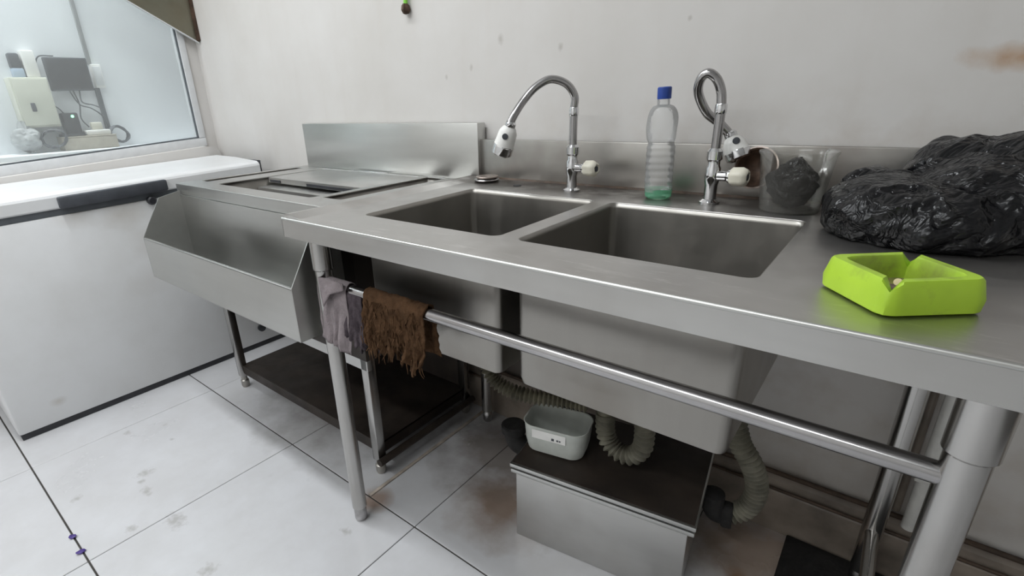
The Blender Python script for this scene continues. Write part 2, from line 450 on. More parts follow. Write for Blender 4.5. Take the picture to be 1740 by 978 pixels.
boxes(bm, (XW-.012, WY0, WB), (XW+.004, WY1, WB+.005)); boxes(bm, (XW-.012, WY1-.004, WB), (XW+.004, WY1, WT))
bm_obj('gasket', bm, 'gasket', win)
box('pane', (XW-.008, WY0, WB+.002), (XW-.004, WY1-.002, WT), 'glass', win, 0)
# small ledge with a rounded end between freezer and window
struct(prism('trim_1', [(y, z) for y, z in ((-1.9, .78), (-.012, .78), (-.012, .845), (-.022, .882), (-.045, .900), (-.08, .905), (-1.9, .905))], 'x', XW, XW+.055, 'wall'))
for o in [o for o in bpy.data.objects if o.parent is win] + [bpy.data.objects['trim_1']]:   # sill sheared to follow the lens bend at the left edge
    for v in o.data.vertices:
        if .79 < v.co.z < 1.2: v.co.z += .058*min(0, v.co.y+.09)
# the room behind the window
struct(box('wall_back_room', (-2.12, -2.6, -.02), (-2.02, .70, 2.62), 'plain_wall', None, 0))
struct(box('trim_2', (-2.02, -2.6, .86), (XW-.09, .70, .925), 'plain_wall', None, .004))
struct(box('wall_back_room_end', (-2.02, .60, .925), (XW-.09, .70, 2.62), 'plain_wall', None, 0))
# skirting on the back wall: flat board, two brown strips painting its moulding lines and edge shadow
bs = struct(prism('baseboard_back', [(-.001, -.003), (-.016, -.003), (-.016, .118), (-.010, .126), (-.010, .15), (-.001, .16)], 'x', -1.73, 3.2, 'skirting'))
WORLD[bs] = Matrix.Identity(4)
tube('moulding_shadow_strip', [(-1.7, -.014, .176), (3.1, -.014, .176)], .006, 'brown_trim', bs, straight=True, n=8)
tube('moulding_shadow_strip', [(-1.7, -.018, .13), (3.1, -.018, .13)], .004, 'brown_trim', bs, straight=True, n=8)

# ================================================================== chest freezer
fz = thing('chest_freezer', 'white chest freezer with a long black latch handle, below the window', 'freezer', (-1.45, -.62, 0))
FX = -1.2
box('body', (-1.675, -1.155, .022), (FX, -.085, .775), 'enamel', fz, .008)
box('plinth', (-1.665, -1.15, .0), (FX-.004, -.09, .024), 'black', fz, .002)
box('lid_gasket', (-1.67, -1.15, .774), (FX-.004, -.09, .800), 'gasket', fz, .003)
prism('lid', [(FX+.004, .797), (FX+.004, .842), (FX-.012, .854), (-1.40, .863), (-1.60, .866), (-1.675, .858), (-1.675, .797)], 'y', -1.16, -.076, 'enamel', fz, .005)
box('lid_end_seal', (-1.675, -.077, .80), (FX+.003, -.073, .857), 'black', fz, .001)
hb = box('latch_handle', (FX+.002, -.832, .795), (FX+.026, -.480, .836), 'slate', fz, .006)
lathe('lock', [(.0, 0), (.016, 0), (.016, .016), (.011, .02), (0, .02)], 'black', fz, (FX-.001, -.545, .766), 16, (1, 0, 0))
lathe('drain_plug', [(.0, 0), (.018, 0), (.018, .012), (.010, .016), (0, .016)], 'black', fz, (FX-.001, -.222, .095), 16, (1, 0, 0))

for o in fz.children:                       # lid and body sheared to follow the lens bend at the far left
    for v in o.data.vertices:
        if v.co.z > .5: v.co.z += .036*min(0, v.co.y+.30)
# ================================================================== cold bar station with bottle trough
ZM = .842; MX0, MX1, MYF = -.915, -.006, -.548
st = thing('bar_station', 'stainless steel cold bar station with sliding lids and a front bottle trough', 'counter', (-.46, -.28, 0))
op = rrect(-.745, -.205, -.482, -.06, .012); sl = rrect(-.893, -.842, -.47, -.085, .004); sr = rrect(-.178, -.098, -.462, -.055, .004)
plate('top_frame', rrect(MX0, MX1, MYF, -.012, .004), [op, sl, sr], ZM-.004, ZM, 'steel', st)
bm = bmesh.new()
boxes(bm, (MX0, MYF, ZM-.045), (MX1, MYF+.003, ZM-.001), .001); boxes(bm, (MX0, MYF, ZM-.045), (MX0+.003, -.012, ZM-.003), 0)
boxes(bm, (MX1-.003, MYF, ZM-.045), (MX1, -.012, ZM-.003), 0)
bm_obj('apron', bm, 'steel_clean', st)
box('rear_splash', (-.872, -.045, ZM), (.032, -.008, 1.008), 'steel_clean', st, .002)
for nm, (a, b, c, d), dep in (('ice_bin', (-.75, -.20, -.487, -.055), .545), ('side_slot_well', (-.898, -.838, -.474, -.08), .74), ('side_slot_well', (-.183, -.093, -.467, -.05), .70)):
    r0 = rrect(a, b, c, d, .012); 
    shell(nm, [[(x, y, z) for x, y in r0] for z in (ZM-.004, ZM-.08, dep)], 'ice_bin_steel' if nm == 'ice_bin' else 'steel_dirty', st)
# sliding lids: rear one fixed, front one pushed back under it
for (a, b, c, d, z) in ((-.742, -.208, -.298, -.058, ZM-.006), (-.742, -.208, -.345, -.15, ZM-.034)):
    l = box('sliding_lid', (a, c, z), (b, d, z+.004), 'steel', st, .001)
    bm = bmesh.new()
    boxes(bm, (a, c, z-.014), (b, c+.003, z+.001)); bm_obj('folded_edge', bm, 'steel', l)
for a, b in ((-.735, -.665), (-.505, -.222)):
    box('finger_slot', (a, -.2995, ZM-.019), (b, -.2975, ZM-.010), 'black', st, 0)
box('rear_lip', (-.56, -.058, ZM), (-.37, -.052, ZM+.003), 'chrome', st, .001)
# bottle trough hung on the front
tb = box('trough_back', (-.888, MYF-.006, .56), (-.004, MYF-.003, .806), 'steel_clean', st, 0)
bm = bmesh.new()
boxes(bm, (-.888, -.698, .549), (-.002, -.695, .684), .001); boxes(bm, (-.888, -.698, .549), (-.002, MYF-.003, .552))
boxes(bm, (-.888, -.698, .681), (-.002, -.690, .685), .001)
bm_obj('trough_front', bm, 'steel_clean', st)
ep = [(MYF-.003, .549), (-.698, .549), (-.698, .685), (-.622, .806), (MYF-.003, .82)]
for x in (-.889, -.0035): prism('trough_end', ep, 'x', x, x+.003, 'steel_clean', st)
# dark body below
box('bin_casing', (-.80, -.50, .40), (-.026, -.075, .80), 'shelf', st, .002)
box('dark_back_sheet', (-.88, -.072, .10), (-.03, -.066, .42), 'shelf', st, 0)  # dark sheet added for the shade and dirt behind the shelf
box('front_rail', (-.90, -.497, .365), (-.03, -.480, .555), 'steel', st, .002)
for x, y in ((-.906, -.473), (-.046, -.482), (-.906, -.075), (-.046, -.075)):
    bm = bmesh.new(); boxes(bm, (x-.015, y-.015, .05), (x+.015, y+.015, ZM-.045), .003)
    l = bm_obj('leg', bm, 'steel_v', st, True)
    lathe('foot', [(0, 0), (.013, 0), (.016, .01), (.016, .03), (.012, .034), (.012, .056)], 'steel_dirty', l, (x, y, 0), 14)
bm = bmesh.new(); boxes(bm, (-.905, -.470, .094), (-.045, -.06, .098)); boxes(bm, (-.905, -.474, .060), (-.045, -.470, .098), .001)
boxes(bm, (-.905, -.47, .062), (-.901, -.06, .098)); boxes(bm, (-.049, -.47, .062), (-.045, -.06, .098))
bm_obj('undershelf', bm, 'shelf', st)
tube('shelf_rail', [(-.02, -.505, .058), (-.02, -.06, .058)], .012, 'shelf', st, straight=True)

# ================================================================== sink table
H = .85; TX1 = 1.205; D = -.693
sk = thing('sink_table', 'stainless steel double-basin sink table on round legs with a towel rail', 'sink', (.6, -.35, 0))
BL = (.137, .501, -.579, -.205); BR = (.540, .912, -.579, -.205)
outer = [(0, D), (TX1, D), (TX1, -.031), (.036, -.031), (.036, -.047), (0, -.047)]
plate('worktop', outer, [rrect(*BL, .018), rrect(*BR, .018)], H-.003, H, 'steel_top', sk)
bm = bmesh.new()
boxes(bm, (0, D, H-.042), (TX1, D+.002, H-.001), .0008); boxes(bm, (0, D, H-.042), (.002, -.031, H-.002)); boxes(bm, (TX1-.002, D, H-.042), (TX1, -.031, H-.002))
boxes(bm, (0, D+.002, H-.042), (TX1, D+.02, H-.040))
bm_obj('apron', bm, 'steel', sk)
tube('front_edge_roll', [(.002, D+.002, H-.002), (TX1-.002, D+.002, H-.002)], .0035, 'steel_clean', sk, straight=True, n=10)
# marine edge along the left end
prism('raised_edge', [(-.001, H-.002), (-.001, H+.006), (.016, H+.008), (.052, H), (.052, H-.002)], 'y', D+.012, -.048, 'steel_top', sk)
bm = bmesh.new(); boxes(bm, (.031, -.034, H), (TX1, -.018, .962), .002); bm_obj('splashback', bm, 'steel_splash', sk, True)
prism('splash_fillet', [(-.034, H), (-.039, H), (-.034, H+.005)], 'x', .036, TX1, 'brown_trim', sk)
for nm, (a, b, c, d) in (('basin', BL), ('basin', BR)):
    rs = []
    for z, ins, rr in ((H-.001, 0, .018), (H-.012, .001, .016), (.585, .003, .014), (.572, .006, .014), (.566, .014, .014)):
        rs.append([(x, y, z) for x, y in rrect(a+ins, b-ins, c+ins, d-ins, rr)])
    o = shell(nm, rs, 'steel_dark', sk, .002)
    lathe('drain', [(.0, 0), (.030, 0), (.036, .002), (.036, .004), (.028, .004), (.026, .001), (0, .001)], 'chrome_dull', o, ((a+b)/2, (c+d)/2, .5675), 20)
    # dark strip set in as the shade between the two bowls
box('bowl_gap_shade', (.5035, -.45, .58), (.5365, -.44, H-.004), 'shelf', sk, 0)
for (x, y) in ((.055, -.643), (1.134, -.643), (.055, -.07), (1.134, -.07)):
    bm = bmesh.new(); lathe_bm(bm, [(.0195, .045), (.0195, H-.005)], 24, Matrix.Translation((x, y, 0)))
    l = bm_obj('leg', bm, 'steel_v', sk, True)
    lathe('collar', [(.0205, .728), (.0228, .731), (.0228, H-.005)], 'steel_v', l, (x, y, 0), 24)
    lathe('foot', [(0, 0), (.012, 0), (.017, .008), (.017, .032), (.013, .038), (.013, .05)], 'chrome_dull', l, (x, y, 0), 16)
rl = tube('towel_rail', [(.055, -.643, .697), (1.134, -.643, .697)], .0125, 'chrome_dull', sk, straight=True, n=20)
tube('side_rail', [(1.134, -.643, .16), (1.134, -.07, .16)], .0125, 'steel_v', sk, straight=True)
lathe('tap_hole', [(0, 0), (.011, 0), (.011, .0015), (0, .0015)], 'black', sk, (.222, -.115, H), 16)

# ================================================================== taps
def tap(label, x, spout, head_a, head_b, body='chrome'):
    t = thing('swivel_tap', label, 'tap', (x, -.12, H), 'flexible-spout taps on the sink table')
    lathe('base_flange', [(0, 0), (.021, 0), (.021, .004), (.013, .009), (.013, .012)], 'chrome', t, (x, -.12, H), 24)
    lathe('valve_body', [(.0125, .006), (.0125, .038), (.015, .046), (.015, .072), (.012, .078), (.012, .086), (.0155, .090), (.0155, .106), (.011, .112), (.0, .112)], 'chrome', t, (x, -.12, H), 24)
    lathe('valve_neck', [(.010, 0), (.010, .018), (.013, .022), (.013, .026)], 'chrome', t, (x+.010, -.121, H+.057), 18, (1, -.05, .02))
    k = lathe('knob', [(0, 0), (.012, 0), (.0175, .006), (.0185, .026), (.015, .034), (.010, .036), (.008, .033), (0, .033)], 'cream_plastic', t, (x+.034, -.122, H+.0575), 24, (1, -.12, .02),
              wob=lambda a, z: 1+.07*math.cos(6*a), angle=50)
    lathe('knob_cap', [(0, 0), (.0065, 0), (.0065, .002), (0, .003)], 'slate', k, (x+.067, -.126, H+.058), 14, (1, -.12, .02))
    tube('riser', [(x, -.12, H+.105), (x, -.12, H+.180)], .0095, 'chrome_dull', t, straight=True, n=18)
    lathe('riser_nut', [(.0105, 0), (.0115, .003), (.0115, .016), (.0105, .019)], 'chrome', t, (x, -.12, H+.178), 18)
    tube('spout', spout, .0092, 'chrome_dull', t, per=12, n=16)
    a, b = Vector(head_a), Vector(head_b); ax = (b-a).normalized(); L = (b-a).length
    lathe('spout_nut', [(.0095, 0), (.0125, .004), (.0125, .012), (.010, .016)], 'chrome', t, a-ax*.012, 18, ax)
    h = lathe('spray_head', [(.011, 0), (.016, .004), (.0215, .014), (.024, L*.62), (.0245, L*.66), (.0, L*.66)], 'white_plastic', t, a, 28, ax)
    lathe('nozzle_ring', [(.0247, 0), (.0252, .004), (.0245, L*.30), (.018, L*.36), (.016, L*.30), (0, L*.30)], 'chrome', h, a+ax*(L*.62), 28, ax,
          wob=lambda q, z: 1-.05*max(0, math.cos(4*q)))
    side = ax.orthogonal().normalized(); side = Vector((.45, -.85, .15)); side = (side-ax*side.dot(ax)).normalized()
    lathe('switch_button', [(0, 0), (.007, 0), (.007, .003), (0, .0035)], 'slate', h, a+ax*(L*.28)+side*.0205, 14, side)
    return t
x1 = .391
tap('chrome tap arching left over the left basin, with a white spray head', x1,
    [(x1, -.12, 1.045), (.3925, -.122, 1.072), (.378, -.137, 1.099), (.350, -.16, 1.110), (.326, -.185, 1.095), (.310, -.21, 1.068), (.302, -.235, 1.040), (.297, -.25, 1.018)],
    (.297, -.25, 1.012), (.270, -.252, .945))
x2 = .720
tap('chrome tap whose spout loops back behind its own riser, by the clear tub', x2,
    [(x2, -.12, 1.045), (.716, -.12, 1.070), (.706, -.125, 1.093), (.690, -.13, 1.104), (.676, -.128, 1.092), (.673, -.118, 1.066), (.688, -.100, 1.030), (.708, -.082, 1.010), (.730, -.068, .985)],
    (.734, -.068, .980), (.758, -.074, .935))

# ================================================================== things on the sink table
# bottle
bo = thing('water_bottle', 'empty clear plastic bottle with a blue cap standing between the two taps', 'bottle', (.608, -.115, H))
def bw(a, z): return 1+.02*math.sin(3*a+z*70)+.012*math.sin(5*a-z*110)
pr = [(.0262, .014)]
for k in range(61):
    z = .016+.182*k/60
    if z < .112: r = .0300-.0014*max(0, math.sin(z/.0145*2*PI))
    elif z < .128: r = .0300-.0030*math.sin((z-.112)/.016*PI)
    elif z < .160: r = .0300+.0022*math.sin((z-.128)/.032*PI/2)
    else:
        t = (z-.160)/.038; r = .0130+.0192*math.sqrt(max(0, 1-t**2.2))
    pr.append((r, z))
pr += [(.0128, .202), (.0125, .209), (.0125, .214)]
lathe('bottle_body', pr, 'pet', bo, (.608, -.115, H), 28, (-.03, 0, 1), cap=False, wob=bw, angle=60)
lathe('bottle_foot', [(.018, .002), (.024, .001), (.0282, .005), (.0292, .016), (.0292, .022)], 'pet_green', bo, (.608, -.115, H), 28, cap=False, wob=lambda a, z: 1-.05*max(0, math.cos(5*a))*(1 if z < .004 else .2))
lathe('cap', [(0, .024), (.013, .024), (.0145, .022), (.0145, .002), (.0138, 0)], 'blue_cap', bo, (.6025, -.115, H+.209), 28, (-.03, 0, 1), wob=lambda a, z: 1+.018*math.cos(20*a))
# clear tub with a black bundle inside
tu = thing('clear_tub', 'clear plastic tub standing right of the looped tap', 'tub', (.868, -.125, H))
prt = [(.048, .003), (.0505, .003), (.056, .05), (.0625, .104), (.0655, .108), (.0655, .112), (.0625, .112)]
lathe('tub_wall', prt, 'tubclear', tu, (.868, -.125, H), 36, cap=False, angle=60)
lathe('tub_base', [(0, 0), (.0485, 0), (.0495, .003), (.0, .003)], 'tubclear', tu, (.868, -.125, H), 36)
def lump(name, c, radii, mat, amp=.18, freq=28, seed=0, sub=5, floor=None, parent=None, extra=None):
    bm = bmesh.new(); bmesh.ops.create_icosphere(bm, subdivisions=sub, radius=1)
    c = Vector(c)
    for v in bm.verts:
        d = v.co.normalized(); rr = 1.0
        p = Vector((d.x*radii[0], d.y*radii[1], d.z*radii[2]))
        q = p*freq+Vector((seed, seed*2, seed*3))
        f = abs(noise.noise(q))*.9+abs(noise.noise(q*2.1))*.5+abs(noise.noise(q*4.3))*.22
        p = p*(1+amp*(f-.45)*2)
        if extra: p += extra(d)
        w = c+p
        if floor is not None and w.z < floor: w.z = floor+.0005*(noise.noise(w*40)+1)
        v.co = w
    return bm_obj(name, bm, mat, parent, True, 30)
o = lump('bundled_bag', (.868, -.125, H+.050), (.040, .039, .045), 'bag', .15, 34, 3, 5, H+.0035, extra=lambda d: Vector((-.006, -.004, .002))*max(0, -d.x-.72)*3+Vector((.004, 0, .012))*max(0, d.z-.85)*5)
tag(o, 'small knotted black plastic bundle inside the clear tub', 'bag')
# tilted bowl behind the looped tap
sb = thing('strainer_bowl', 'small brown-stained metal bowl tipped against the splashback behind the right tap', 'bowl', (.775, -.075, H))
ax = Vector((-.15, -.95, .28)).normalized()
lathe('bowl_shell', [(0, 0), (.018, .002), (.030, .010), (.037, .024), (.039, .034), (.042, .036), (.041, .0375), (.0375, .036), (.028, .013), (.016, .005), (0, .0035)], 'rust', sb, Vector((.795, -.058, .915))-ax*.012, 28, ax)
lathe('bowl_rim', [(.040, 0), (.043, .001), (.043, .003), (.040, .0035)], 'tarnish', sb, Vector((.795, -.058, .915))+ax*.0235, 28, ax, cap=False)
# stacked drain covers
for i, (dx, dz, rr, lab, mm) in enumerate(((0, 0, .037, 'lower of two stacked round metal drain covers in the corner by the raised splash', 'chrome_dull'), (.003, .008, .033, 'upper of two stacked round metal drain covers in the corner by the raised splash', 'tarnish'))):
    o = lathe('drain_cover', [(0, .001), (rr*.7, 0), (rr*.97, .003), (rr, .006), (rr*.96, .0078), (rr*.8, .0075), (rr*.55, .0095), (rr*.2, .0098), (0, .0098)], mm, None, (.095+dx, -.088, H+.0002+dz), 30, (0, 0, 1))
    tag(o, lab, 'drain cover', 'stacked drain covers')
# big black bag
def bag():
    C = Vector((1.09, -.20, .88))
    el = [((1.02, -.24, .885), (.085, .105, .058)), ((1.07, -.25, .880), (.11, .115, .06)), ((1.13, -.20, .895), (.11, .12, .075)), ((1.10, -.13, .925), (.075, .07, .062)), ((1.165, -.145, .925), (.085, .085, .072)), ((.985, -.17, .90), (.05, .07, .045)),((1.075,-.10,.955),(.03,.03,.03))]
    bm = bmesh.new(); bmesh.ops.create_icosphere(bm, subdivisions=7, radius=1)
    for v in bm.verts:
        d = v.co.normalized(); best = .02
        for c, r in el:
            o = C-Vector(c); a = sum((d[i]/r[i])**2 for i in range(3)); b = 2*sum(d[i]*o[i]/r[i]**2 for i in range(3)); k = sum((o[i]/r[i])**2 for i in range(3))-1
            D2 = b*b-4*a*k
            if D2 > 0:
                t = (-b+math.sqrt(D2))/(2*a); best = max(best, t)
        p = d*best
        q = p*8+Vector((4, 9, 2)); w = Vector((noise.noise(q*1.7), noise.noise(q*1.7+Vector((5, 5, 5))), noise.noise(q*1.7+Vector((9, 1, 3)))))
        q = q+w*.9
        f = 1-abs(noise.noise(q))*2.2; f2 = 1-abs(noise.noise(q*2.3))*2; f3 = 1-abs(noise.noise(q*5))*2
        p = p+d*(f*.012+f2*.0030+f3*.0006-.007)
        x = C+p
        lo = H+.0015+.001*noise.noise(x*60)
        if x.z < lo: x.z = lo
        if x.y > -.040: x.y = -.040-.004*abs(noise.noise(x*40))
        v.co = x
    return bm_obj('bin_bag', bm, 'bag', None, True, 28)
tag(bag(), 'large crumpled black bin bag lying on the right end of the sink table', 'bag')
# ashtray
at = thing('ashtray', 'square lime-green ashtray with notched rim, in front of the black bag', 'ashtray', (1.048, -.562, H))
def ash_mesh(part):
    bm = bmesh.new()
    # rings of a notched square dish, 6 mm notches in the corners and mid-sides
    ang = math.radians(20)
    def ring(h, z, r, notch=0.0):
        out = []; N = 24
        cs = [(h, h), (-h, h), (-h, -h), (h, -h)]
        for s in range(4):
            (ax, ay), (bx, by) = cs[s], cs[(s+1) % 4]
            for k in range(N):
                t = k/N; x = ax+(bx-ax)*t; y = ay+(by-ay)*t
                # round the corners
                m_ = max(abs(x), abs(y)); n_ = min(abs(x), abs(y)); cut = max(0, n_-(h-r)); 
                if cut > 0:
                    sc = 1-.29*cut/h; x *= sc; y *= sc
                dn = 0
                if notch and s in (0, 2): dn = notch*max(0, 1-(t*N)/3.0)
                if notch and s in (1, 3): dn = notch*max(0, 1-((1-t)*N)/3.0)
                out.append(bm.verts.new((x, y, z-dn)))
        return out
    rs = [ring(.044, .0005, .012), ring(.0525, .003, .012), ring(.0535, .016, .012), ring(.0500, .036, .012, .009), ring(.0485, .0385, .012, .0125), ring(.0395, .0385, .011, .0135), ring(.0380, .036, .011, .0115), ring(.035, .012, .01), ring(.032, .008, .01)]
    rr = rs[:8] if part == 'dish' else rs[7:]
    for A, B in zip(rr, rr[1:]):
        for i in range(len(A)):
            j = (i+1) % len(A); bm.faces.new((A[i], A[j], B[j], B[i]))
    if part == 'dish': bm.faces.new(rs[0][::-1])
    else: bm.faces.new(rs[-1])
    bmesh.ops.delete(bm, geom=[v for v in bm.verts if not v.link_faces], context='VERTS')
    return bm
AX = Matrix.Translation((1.047, -.568, H)) @ Matrix.Rotation(math.radians(39), 4, 'Z')
for part, mm in (('dish', 'green'), ('dish_well', 'green_in')):
    bm = ash_mesh(part); bmesh.ops.transform(bm, matrix=AX, verts=bm.verts); bm_obj(part, bm, mm, at, True, 38)
bm = bmesh.new()
vs = [bm.verts.new((x, y, .0088+.002*noise.noise(Vector((x*90, y*90, 1))))) for y in [(-.030+.060*i/12) for i in range(13)] for x in [(-.030+.060*i/12) for i in range(13)]]
for i in range(12):
    for j in range(12): bm.faces.new((vs[i*13+j], vs[i*13+j+1], vs[(i+1)*13+j+1], vs[(i+1)*13+j]))
bmesh.ops.transform(bm, matrix=AX, verts=bm.verts); bm_obj('ash_layer', bm, 'ash', at, True)
cb = thing('cigarette_butt', 'tan cigarette butt lying in the front corner of the green ashtray', 'cigarette', (1.045, -.592, H+.014))
A0 = Vector((1.045, -.603, H+.030)); ad = Vector((.35, .85, -.42)).normalized()
lathe('filter', [(0, 0), (.0038, 0), (.004, .001), (.004, .018), (0, .018)], 'filter', cb, A0, 14, ad)
lathe('stub', [(.0039, .018), (.0038, .027), (.002, .030), (0, .030)], 'ash', cb, A0, 14, ad)

# ================================================================== cloths on the rail
def drape(bm, x0, x1, zt, front, back, yb, rb, amp, seed, jag=0.0, nx=40, fold=3.0, skew=0.0):
    cols = []
    for i in range(nx+1):
        u = i/nx; x = x0+(x1-x0)*u
        lf = front*(1+jag*noise.noise(Vector((u*6+seed, 1.3, 0)))*1.2+jag*.9*noise.noise(Vector((u*26, seed, 0))))+skew*u; lb = back*(1+jag*noise.noise(Vector((u*9, seed+4, 0))))
        col = []
        for k in range(19):                       # front hang, bottom to top
            t = 1-k/18; w = amp*t
            dx = .010*noise.noise(Vector((u*3, t*3, seed)))*t*2
            dy = w*(math.sin(u*fold*2*PI+seed+t*1.4)*.6+noise.noise(Vector((u*7, t*2.5, seed)))*.9)
            col.append((x+dx, yb-rb-.002-abs(dy)*.9-.001*t, zt-lf*t))
        for k in range(1, 8):
            a = PI*k/8; col.append((x, yb-rb*math.cos(a), zt+rb*math.sin(a)))
        for k in range(12):
            t = k/11; dy = amp*t*math.sin(u*fold*2*PI+seed*2)*.7
            col.append((x, yb+rb+abs(dy), zt-lb*t))
        cols.append([bm.verts.new(p) for p in col])
    for A, B in zip(cols, cols[1:]):
        for k in range(len(A)-1): bm.faces.new((A[k], A[k+1], B[k+1], B[k]))
gc = thing('dish_cloth', 'grey-mauve dish cloth hung over the left end of the towel rail', 'cloth', (.11, -.643, .71))
bm = bmesh.new(); drape(bm, .045, .150, .700, .135, .13, -.643, .0145, .016, 1.7, .03, 36, 1.6, .02)
o = bm_obj('front_layer', bm, 'grey_cloth', gc, True, 80); md = o.modifiers.new('weave', 'SOLIDIFY'); md.thickness = .002
bm = bmesh.new(); drape(bm, .125, .198, .692, .105, .14, -.640, .0155, .014, 4.1, .15, 30, 2.2, .02)
o = bm_obj('dark_layer', bm, 'dark_cloth', gc, True, 80); md = o.modifiers.new('weave', 'SOLIDIFY'); md.thickness = .002
bm = bmesh.new()   # loose corner folded across the top
ps = [(.058, -.6625, .716), (.10, -.664, .722), (.150, -.664, .718), (.155, -.668, .704), (.115, -.676, .690), (.085, -.677, .655), (.074, -.672, .675)]
vs = [bm.verts.new(p) for p in ps]; c = bm.verts.new((.105, -.676, .703))
for i in range(len(vs)): bm.faces.new((vs[i], vs[(i+1) % len(vs)], c))
bmesh.ops.subdivide_edges(bm, edges=bm.edges[:], cuts=3, use_grid_fill=True, smooth=.4)
o = bm_obj('folded_corner', bm, 'grey_cloth', gc, True, 80); md = o.modifiers.new('weave', 'SOLIDIFY'); md.thickness = .002
rg = thing('brown_rag', 'shaggy frayed brown rag hung over the towel rail right of the grey cloth', 'cloth', (.30, -.643, .71))
bm = bmesh.new(); drape(bm, .208, .385, .700, .105, .10, -.643, .0155, .020, 7.3, .30, 70, 3.3, .015)
for v in bm.verts:
    v.co += Vector((noise.noise(v.co*90), noise.noise(v.co*90+Vector((3, 3, 3))), noise.noise(v.co*90+Vector((7, 0, 7)))))*.004
o = bm_obj('rag_cloth', bm, 'rag', rg, True, 80); md = o.modifiers.new('weave', 'SOLIDIFY'); md.thickness = .004
bm = bmesh.new()
for i in range(190):
    x = random.uniform(.212, .382); z = random.uniform(.585, .70); L = random.uniform(.010, .026); y = -.643-.0175-random.uniform(.004, .020)*min(1, (.705-z)/.07)
    p = Vector((x, y, z)); pts = [p]
    d = Vector((random.uniform(-.35, .55), random.uniform(-.5, .1), -1))
    for k in range(3):
        d += Vector((random.uniform(-.4, .4), random.uniform(-.3, .3), random.uniform(-.2, .1))); p = p+d.normalized()*L/3; pts.append(p)
    tube_bm(bm, pts, lambda t: .0016*(1-t*.7), 4)
o = bm_obj('shaggy_strands', bm, 'rag', rg, True, 80); o['kind'] = 'stuff'

# ================================================================== below the sink
gt = thing('grease_trap', 'low steel grease trap box with a dark lid under the right basin', 'grease trap', (.63, -.25, 0))
GX = Matrix.Translation((.430, -.428, 0)) @ Matrix.Rotation(math.radians(8.5), 4, 'Z')
def gbox(name, lo, hi, mat, par, bev=.002): return box(name, lo, hi, mat, par, bev, GX)
gbox('trap_body', (0, 0, 0), (.405, .27, .212), 'steel', gt, .003)
gbox('trap_rim', (-.008, -.012, .208), (.418, .28, .219), 'steel_clean', gt, .002)
gbox('seal', (-.004, -.008, .219), (.414, .276, .225), 'black', gt, 0)
lid_ = gbox('trap_lid', (-.010, -.014, .225), (.420, .282, .236), 'steel_clean', gt, .002)
gbox('lid_grease', (-.006, -.008, .2355), (.416, .278, .2375), 'shelf', gt, .0005)
# U-shaped waste pipe of the right basin, hose to the trap
ph = thing('waste_pipe', 'beige U-bend waste pipe hanging below the right basin', 'pipe', (.66, -.30, .24))
ribbed('pipe_bend', [(.600, -.300, .375), (.601, -.300, .335), (.612, -.301, .300), (.640, -.302, .281), (.672, -.300, .286), (.692, -.297, .315), (.694, -.296, .355), (.690, -.295, .400)], .019, 'hose', ph, .012)
tube('pipe_tail', [(.690, -.295, .395), (.690, -.295, .566)], .021, 'hose_dirty', ph, straight=True, n=16)
tube('pipe_elbow', [(.600, -.300, .37), (.600, -.288, .415), (.600, -.24, .44), (.600, -.12, .45), (.600, -.02, .45)], .020, 'hose_dirty', ph, n=16)
hs = thing('drain_hose', 'ribbed beige hose curling down to a black elbow right of the grease trap', 'hose', (.88, -.2, .2))
hp = [(.835, -.225, .555), (.850, -.225, .45), (.872, -.225, .372), (.897, -.22, .330), (.914, -.21, .285), (.919, -.205, .240), (.908, -.205, .195), (.885, -.21, .168), (.862, -.218, .160)]
ribbed('hose_body', hp, .0195, 'hose', hs, .0105)
tube('elbow', [(.874, -.215, .163), (.852, -.222, .165), (.842, -.226, .185), (.840, -.227, .215)], .025, 'rubber', hs, n=18)
lathe('elbow_collar', [(.028, 0), (.030, .004), (.030, .018), (.028, .022)], 'rubber', hs, (.862, -.218, .161), 18, (1, .2, .05))
h2 = thing('waste_hose', 'greasy ribbed hose running from the left basin towards the trap', 'hose', (.40, -.36, .4))
ribbed('hose_body', [(.320, -.40, .555), (.322, -.400, .475), (.345, -.398, .425), (.390, -.39, .405), (.445, -.375, .400), (.51, -.345, .398), (.565, -.325, .396)], .016, 'hose_dirty', h2, .010)
cp = thing('pipe_cap', 'black rubber inlet elbow at the left end of the grease trap', 'pipe fitting', (.385, -.33, 0))
tube('inlet_bend', [(.406, -.312, .188), (.385, -.324, .195), (.366, -.335, .215), (.358, -.335, .255)], .027, 'rubber', cp, n=18)
lathe('inlet_collar', [(.030, 0), (.033, .004), (.033, .022), (.029, .026)], 'rubber', cp, (.358, -.335, .238), 20)
tube('inlet_stand', [(.385, -.326, .0), (.385, -.326, .175)], .014, 'rubber', cp, straight=True, n=12)
# plastic container on the lid
ct = thing('plastic_container', 'white translucent food container with a paper label, standing on the grease trap lid', 'container', (.49, -.305, .2375))
CX = Matrix.Translation((.484, -.318, .2375)) @ Matrix.Rotation(math.radians(12), 4, 'Z')
def cring(hx, hy, r, z): return [tuple(CX @ Vector((x, y, z))) for x, y in rrect(-hx, hx, -hy, hy, r, 8)]
shell('tub_shell', [cring(.082, .054, .034, .082), cring(.080, .052, .033, .080), cring(.076, .049, .032, .03), cring(.071, .045, .030, .006), cring(.062, .037, .026, .001)], 'tub', ct, .002)
b_ = bmesh.new(); row = []
for i in range(13):
    x = -.050+.086*i/12
    row.append([b_.verts.new(CX @ Vector((x, -.0528-.0006-.0007, z))) for z in (.050, .074)])
for A, B in zip(row, row[1:]): b_.faces.new((A[0], B[0], B[1], A[1]))
lb = bm_obj('paper_label', b_, 'paper', ct); md = lb.modifiers.new('p', 'SOLIDIFY'); md.thickness = .0006
